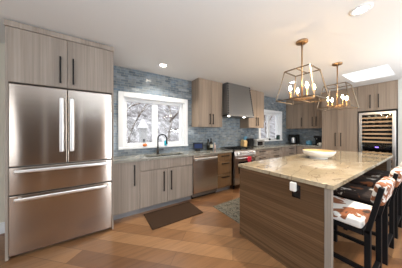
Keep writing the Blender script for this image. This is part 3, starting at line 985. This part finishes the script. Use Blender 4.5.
# ---------------------------------------------------------------- pendants
def make_pendant(x, y, label):
    p = thing('pendant_light', label, 'pendant light', (x, y, CE), 'lantern pendants above the island')
    zt, zb = 2.17, 1.78
    a, b_ = .15, .225
    obj('ceiling_plate', MB().lathe([(0, 0), (.07, 0), (.07, -.018), (.064, -.024), (0, -.024)], (x, y, CE), 28), M['brass'], p)
    obj('stem', MB().tube([(x, y, CE - .02), (x, y, zb + .035)], .009, 10), M['brass'], p)
    t = .012
    m_ = MB()
    tc = [(x - a, y - a, zt), (x + a, y - a, zt), (x + a, y + a, zt), (x - a, y + a, zt)]
    bc = [(x - b_, y - b_, zb), (x + b_, y - b_, zb), (x + b_, y + b_, zb), (x - b_, y + b_, zb)]
    for k in range(4):
        m_.bar(tc[k], tc[(k + 1) % 4], t, t); m_.bar(bc[k], bc[(k + 1) % 4], t, t); m_.bar(tc[k], bc[k], t, t)
    m_.bar((x - a, y, zt), (x + a, y, zt), t, t)
    obj('lantern_frame', m_, M['bronze'], p)
    i_ = .10
    m_ = MB()
    ic = [(x - i_, y - i_, zb + .03), (x + i_, y - i_, zb + .03), (x + i_, y + i_, zb + .03), (x - i_, y + i_, zb + .03)]
    for k in range(4): m_.bar(ic[k], ic[(k + 1) % 4], .016, .02)
    m_.bar(ic[0], ic[2], .012, .012); m_.bar(ic[1], ic[3], .012, .012)
    m_.bar((x - b_, y, zb + .0), (x + b_, y, zb + .0), .012, .012)
    m_.tube([(x, y, zb), (x, y, zb + .05)], .014, 10)
    obj('candle_arms', m_, M['brass'], p)
    for cx_, cy_, cz in ic:
        cd = obj('candle_sleeve', MB().lathe([(0, 0), (.018, 0), (.018, .006), (.0115, .008), (.0115, .10), (0, .10)], (cx_, cy_, zb + .035), 12), M['brass'], p)
        obj('bulb', MB().lathe([(0, 0), (.009, 0), (.017, .022), (.016, .036), (.007, .062), (0, .072)], (cx_, cy_, zb + .135), 12), M['bulb'], cd)
    return p


make_pendant(2.265, 1.0, 'nearer brass and bronze lantern pendant with four candle bulbs')
make_pendant(3.52, .985, 'farther lantern pendant near the skylight with four candle bulbs')

# ---------------------------------------------------------------- recessed lights
def can(x, y, label, power, col=(1.0, .85, .68)):
    t_ = thing('recessed_light', label, 'ceiling light', (x, y, CE), 'recessed ceiling lights')
    obj('trim_ring', MB().lathe([(.055, 0), (.085, 0), (.085, -.006), (.055, -.010), (.055, 0)], (x, y, CE), 28), M['white'], t_)
    obj('lens', MB().lathe([(0, -.003), (.054, -.003), (.054, -.001), (0, -.001)], (x, y, CE), 24), M['can'], t_)
    l_ = bpy.data.lights.new('downlight', 'AREA'); l_.shape = 'DISK'; l_.size = .10; l_.energy = power; l_.color = col; l_.spread = R(130)
    lo = bpy.data.objects.new('downlight', l_); C.objects.link(lo); lo.parent = t_; lo.location = (0, 0, -.012)
    return t_


can(2.15, .42, 'round recessed ceiling light near the first pendant, largest in view', 14)
can(1.0, 2.735, 'small round recessed ceiling light in front of the sink window', 9, (1, .93, .82))
can(3.95, 1.95, 'added round recessed ceiling light over the aisle behind the pendants', 13)  # added lamp for more warm light on the cabinets around the hood

# ---------------------------------------------------------------- floor things
tag(obj('floor_mat', MB().box(.65, 1.50, 2.195, 2.68, 0, .018, .006), M['mat'], None, (1.07, 2.44, 0)), 'dark brown anti-fatigue mat on the floor below the sink', 'mat')
tag(obj('rug', MB().box(1.775, 3.35, 1.62, 2.28, 0, .008, .002), M['rug'], None, (2.5, 1.95, 0)), 'grey and green patterned runner rug between island and range', 'rug')

# ---------------------------------------------------------------- small things
SZ = 1.075  # sill
pk = thing('pumpkin', 'small orange pumpkin ornament on the sill of the sink window', 'ornament', (.80, 3.19, SZ))
m_ = MB()
for k in range(8):
    a = 2 * PI * k / 8
    m_.sphere((.80 + .016 * math.cos(a), 3.19 + .016 * math.sin(a), SZ + .03), .026, 1.15, 10)
obj('shell', m_, M['orange'], pk)
obj('stem', MB().tube([(.80, 3.19, SZ + .055), (.805, 3.19, SZ + .078)], [.006, .004], 8), M['bark'], pk)
sb = thing('soap_bottle', 'teal soap bottle with pump on the window sill behind the faucet', 'soap bottle', (1.225, 3.19, SZ))
obj('bottle', MB().lathe([(0, 0), (.03, 0), (.032, .01), (.032, .08), (.014, .10), (.012, .11), (0, .11)], (1.225, 3.19, SZ), 18), M['teal'], sb)
obj('pump', MB().tube([(1.225, 3.19, SZ + .11), (1.225, 3.19, SZ + .145)], .006, 8).bar((1.225, 3.19, SZ + .145), (1.225, 3.145, SZ + .14), .014, .01), M['white'], sb)

sd = thing('smart_display', 'black countertop screen showing a blue picture, right of the window', 'display', (1.99, 3.12, CT1))
rot = Matrix.Rotation(R(-14), 3, 'X')
rz = Matrix.Rotation(R(-25), 3, 'Z')
m_ = MB().box(1.87, 2.11, 3.10, 3.118, CT1 + .03, CT1 + .19, .006, 2, rz @ rot, (1.99, 3.11, CT1 + .11))
obj('screen_housing', m_, M['black'], sd)
m_ = MB().box(1.90, 2.08, 3.0985, 3.1, CT1 + .06, CT1 + .16, 0, 2, rz @ rot, (1.99, 3.11, CT1 + .11))
obj('screen', m_, mat('lit_blue_screen', (.012, .02, .06), .6, emit=(.10, .16, .42), strength=.06, spec=.1), sd)
obj('stand', MB().lathe([(0, 0), (.06, 0), (.055, .02), (.03, .06), (0, .07)], (1.995, 3.13, CT1), 18), M['black'], sd)


def bottle(x, y, z, h, r, m1, label, capm=None, lab=None, name='bottle'):
    t_ = thing(name, label, 'bottle', (x, y, z))
    obj('glass', MB().lathe(bottle_profile(h, r), (x, y, z), 18), m1, t_)
    obj('cap', MB().lathe([(0, h + .001), (r * .5, h + .001), (r * .5, h + .02), (0, h + .02)], (x, y, z), 12), capm or M['black'], t_)
    if lab: obj('paper_label', MB().lathe([(r + .001, h * .2), (r + .001, h * .5)], (x, y, z), 18), lab, t_)
    return t_


bottle(2.30, 3.14, CT1, .24, .04, M['darkglass'], 'left dark oil bottle on the counter beside the drawers', None, None)
bottle(2.395, 3.15, CT1, .255, .042, M['darkglass'], 'dark bottle with cream label between the oil bottle and the pale shaker', None, M['cream'])
bottle(2.475, 3.10, CT1, .15, .024, mat('pale_pink_plastic', (.75, .55, .5), .4), 'small pale pink shaker bottle left of the range', M['whiteceram'])

kb = thing('knife_block', 'slanted bamboo knife block right behind the range', 'knife block', (3.54, 3.10, CT1))
obj('block', MB().prism([(3.16, CT1), (3.05, CT1), (3.02, CT1 + .16), (3.09, CT1 + .23), (3.16, CT1 + .19)], 'x', 3.475, 3.60), M['bamboo'], kb)
for k in range(4):
    x = 3.495 + k * .028
    obj('knife_handle', MB().bar((x, 3.075, CT1 + .19), (x, 3.035, CT1 + .31), .016, .022, (1, 0, 0), .002), M['blue'], kb)
mo = thing('speaker', 'black box-shaped tabletop speaker between knife block and toaster', 'speaker', (3.77, 3.10, CT1))
obj('cabinet', MB().box(3.64, 3.88, 3.02, 3.18, CT1 + .006, CT1 + .25, .012, 3), M['blackgloss'], mo)
obj('grille', MB().box(3.66, 3.86, 3.016, 3.021, CT1 + .02, CT1 + .235, .003), M['black'], mo)
obj('foot', MB().box(3.66, 3.86, 3.03, 3.17, CT1, CT1 + .007), M['rubber'], mo)
to = thing('toaster_oven', 'silver toaster oven with glass door below the small window', 'toaster oven', (4.09, 3.02, CT1))
obj('case', MB().box(3.93, 4.30, 2.95, 3.17, CT1 + .012, CT1 + .21, .012, 3), mat('satin_aluminium', (.5, .5, .49), .4, .3), to)
d = obj('door', MB().box(3.95, 4.20, 2.942, 2.951, CT1 + .03, CT1 + .175, .003), M['blackgloss'], to)
obj('handle', MB().tube([(3.97, 2.925, CT1 + .16), (4.18, 2.925, CT1 + .16)], .006, 8).box(3.975, 3.985, 2.925, 2.945, CT1 + .155, CT1 + .165).box(4.165, 4.175, 2.925, 2.945, CT1 + .155, CT1 + .165), M['chrome'], d)
for k in range(3):
    obj('knob', MB().tube([(4.25, 2.952, CT1 + .05 + k * .05), (4.25, 2.935, CT1 + .05 + k * .05)], .014, 12), M['black'], to)
for x in (3.96, 4.27):
    for y in (2.98, 3.14): obj('foot', MB().tube([(x, y, CT1), (x, y, CT1 + .014)], .012, 8), M['black'], to)

# on the sill of the small window
o = obj('paperweight', MB().sphere((4.93, 3.19, SZ + .03), .036, .85, 14), M['black'], None, (4.93, 3.19, SZ))
tag(o, 'small rounded black object on the sill of the small window', 'ornament')
pf = thing('picture_frame', 'small dark green framed picture standing on the small window sill', 'picture frame', (5.45, 3.20, SZ))
obj('frame', MB().box(5.36, 5.56, 3.195, 3.21, SZ, SZ + .17, .004), M['black'], pf)
obj('picture', MB().box(5.375, 5.545, 3.192, 3.196, SZ + .015, SZ + .155), mat('dark_green_print', (.03, .07, .06), .4), pf)

# coffee corner on the far wall
cm = thing('coffee_maker', 'black coffee machine with a steel carafe in the corner', 'coffee maker', (6.1, 2.98, CT1))
m_ = MB().box(6.02, 6.30, 2.86, 3.12, CT1, CT1 + .03, .006).box(6.18, 6.30, 2.86, 3.12, CT1 + .03, CT1 + .34, .01).box(6.02, 6.18, 2.86, 3.12, CT1 + .26, CT1 + .34, .01)
obj('body', m_, M['black'], cm)
cf = obj('carafe', MB().lathe([(0, 0), (.07, 0), (.075, .02), (.07, .14), (.055, .19), (.05, .20), (0, .20)], (6.10, 2.99, CT1 + .032), 20), M['chrome'], cm)
obj('carafe_handle', MB().tube([(6.06, 2.945, CT1 + .20), (6.02, 2.91, CT1 + .19), (6.02, 2.91, CT1 + .08), (6.05, 2.94, CT1 + .07)], .009, 8), M['black'], cf)
ca = thing('canister', 'blue lidded canister on the far counter below the wall cabinets', 'canister', (6.2, 2.51, CT1))
obj('jar', MB().lathe([(0, 0), (.085, 0), (.09, .01), (.09, .12), (0, .12)], (6.2, 2.51, CT1), 22), M['blue'], ca)
obj('lid', MB().lathe([(0, .155), (.015, .155), (.015, .14), (.088, .135), (.09, .12), (0, .12)], (6.2, 2.51, CT1), 22), mat('blue_grey_lid', (.16, .27, .34), .35), ca)
es = thing('espresso_machine', 'compact black espresso machine on the far counter beside the pantry', 'coffee maker', (6.2, 2.25, CT1))
m_ = MB().box(6.04, 6.32, 2.17, 2.33, CT1, CT1 + .03, .006).box(6.20, 6.32, 2.17, 2.33, CT1 + .03, CT1 + .31, .02, 3).box(6.06, 6.20, 2.18, 2.32, CT1 + .22, CT1 + .31, .02, 3)
obj('body', m_, M['blackgloss'], es)
obj('spout', MB().tube([(6.12, 2.25, CT1 + .22), (6.12, 2.25, CT1 + .185)], [.02, .012], 10), M['chrome'], es)
mg = thing('mug', 'white mug beside the espresso machine on the far counter', 'mug', (6.0, 2.11, CT1))
obj('cup', MB().lathe([(0, 0), (.034, 0), (.04, .01), (.04, .09), (.036, .09), (.035, .012), (0, .012)], (6.0, 2.11, CT1), 20), M['whiteceram'], mg)
obj('mug_handle', MB().tube([(5.98, 2.145, CT1 + .07), (5.965, 2.175, CT1 + .06), (5.965, 2.175, CT1 + .035), (5.98, 2.145, CT1 + .025)], .006, 8), M['whiteceram'], mg)
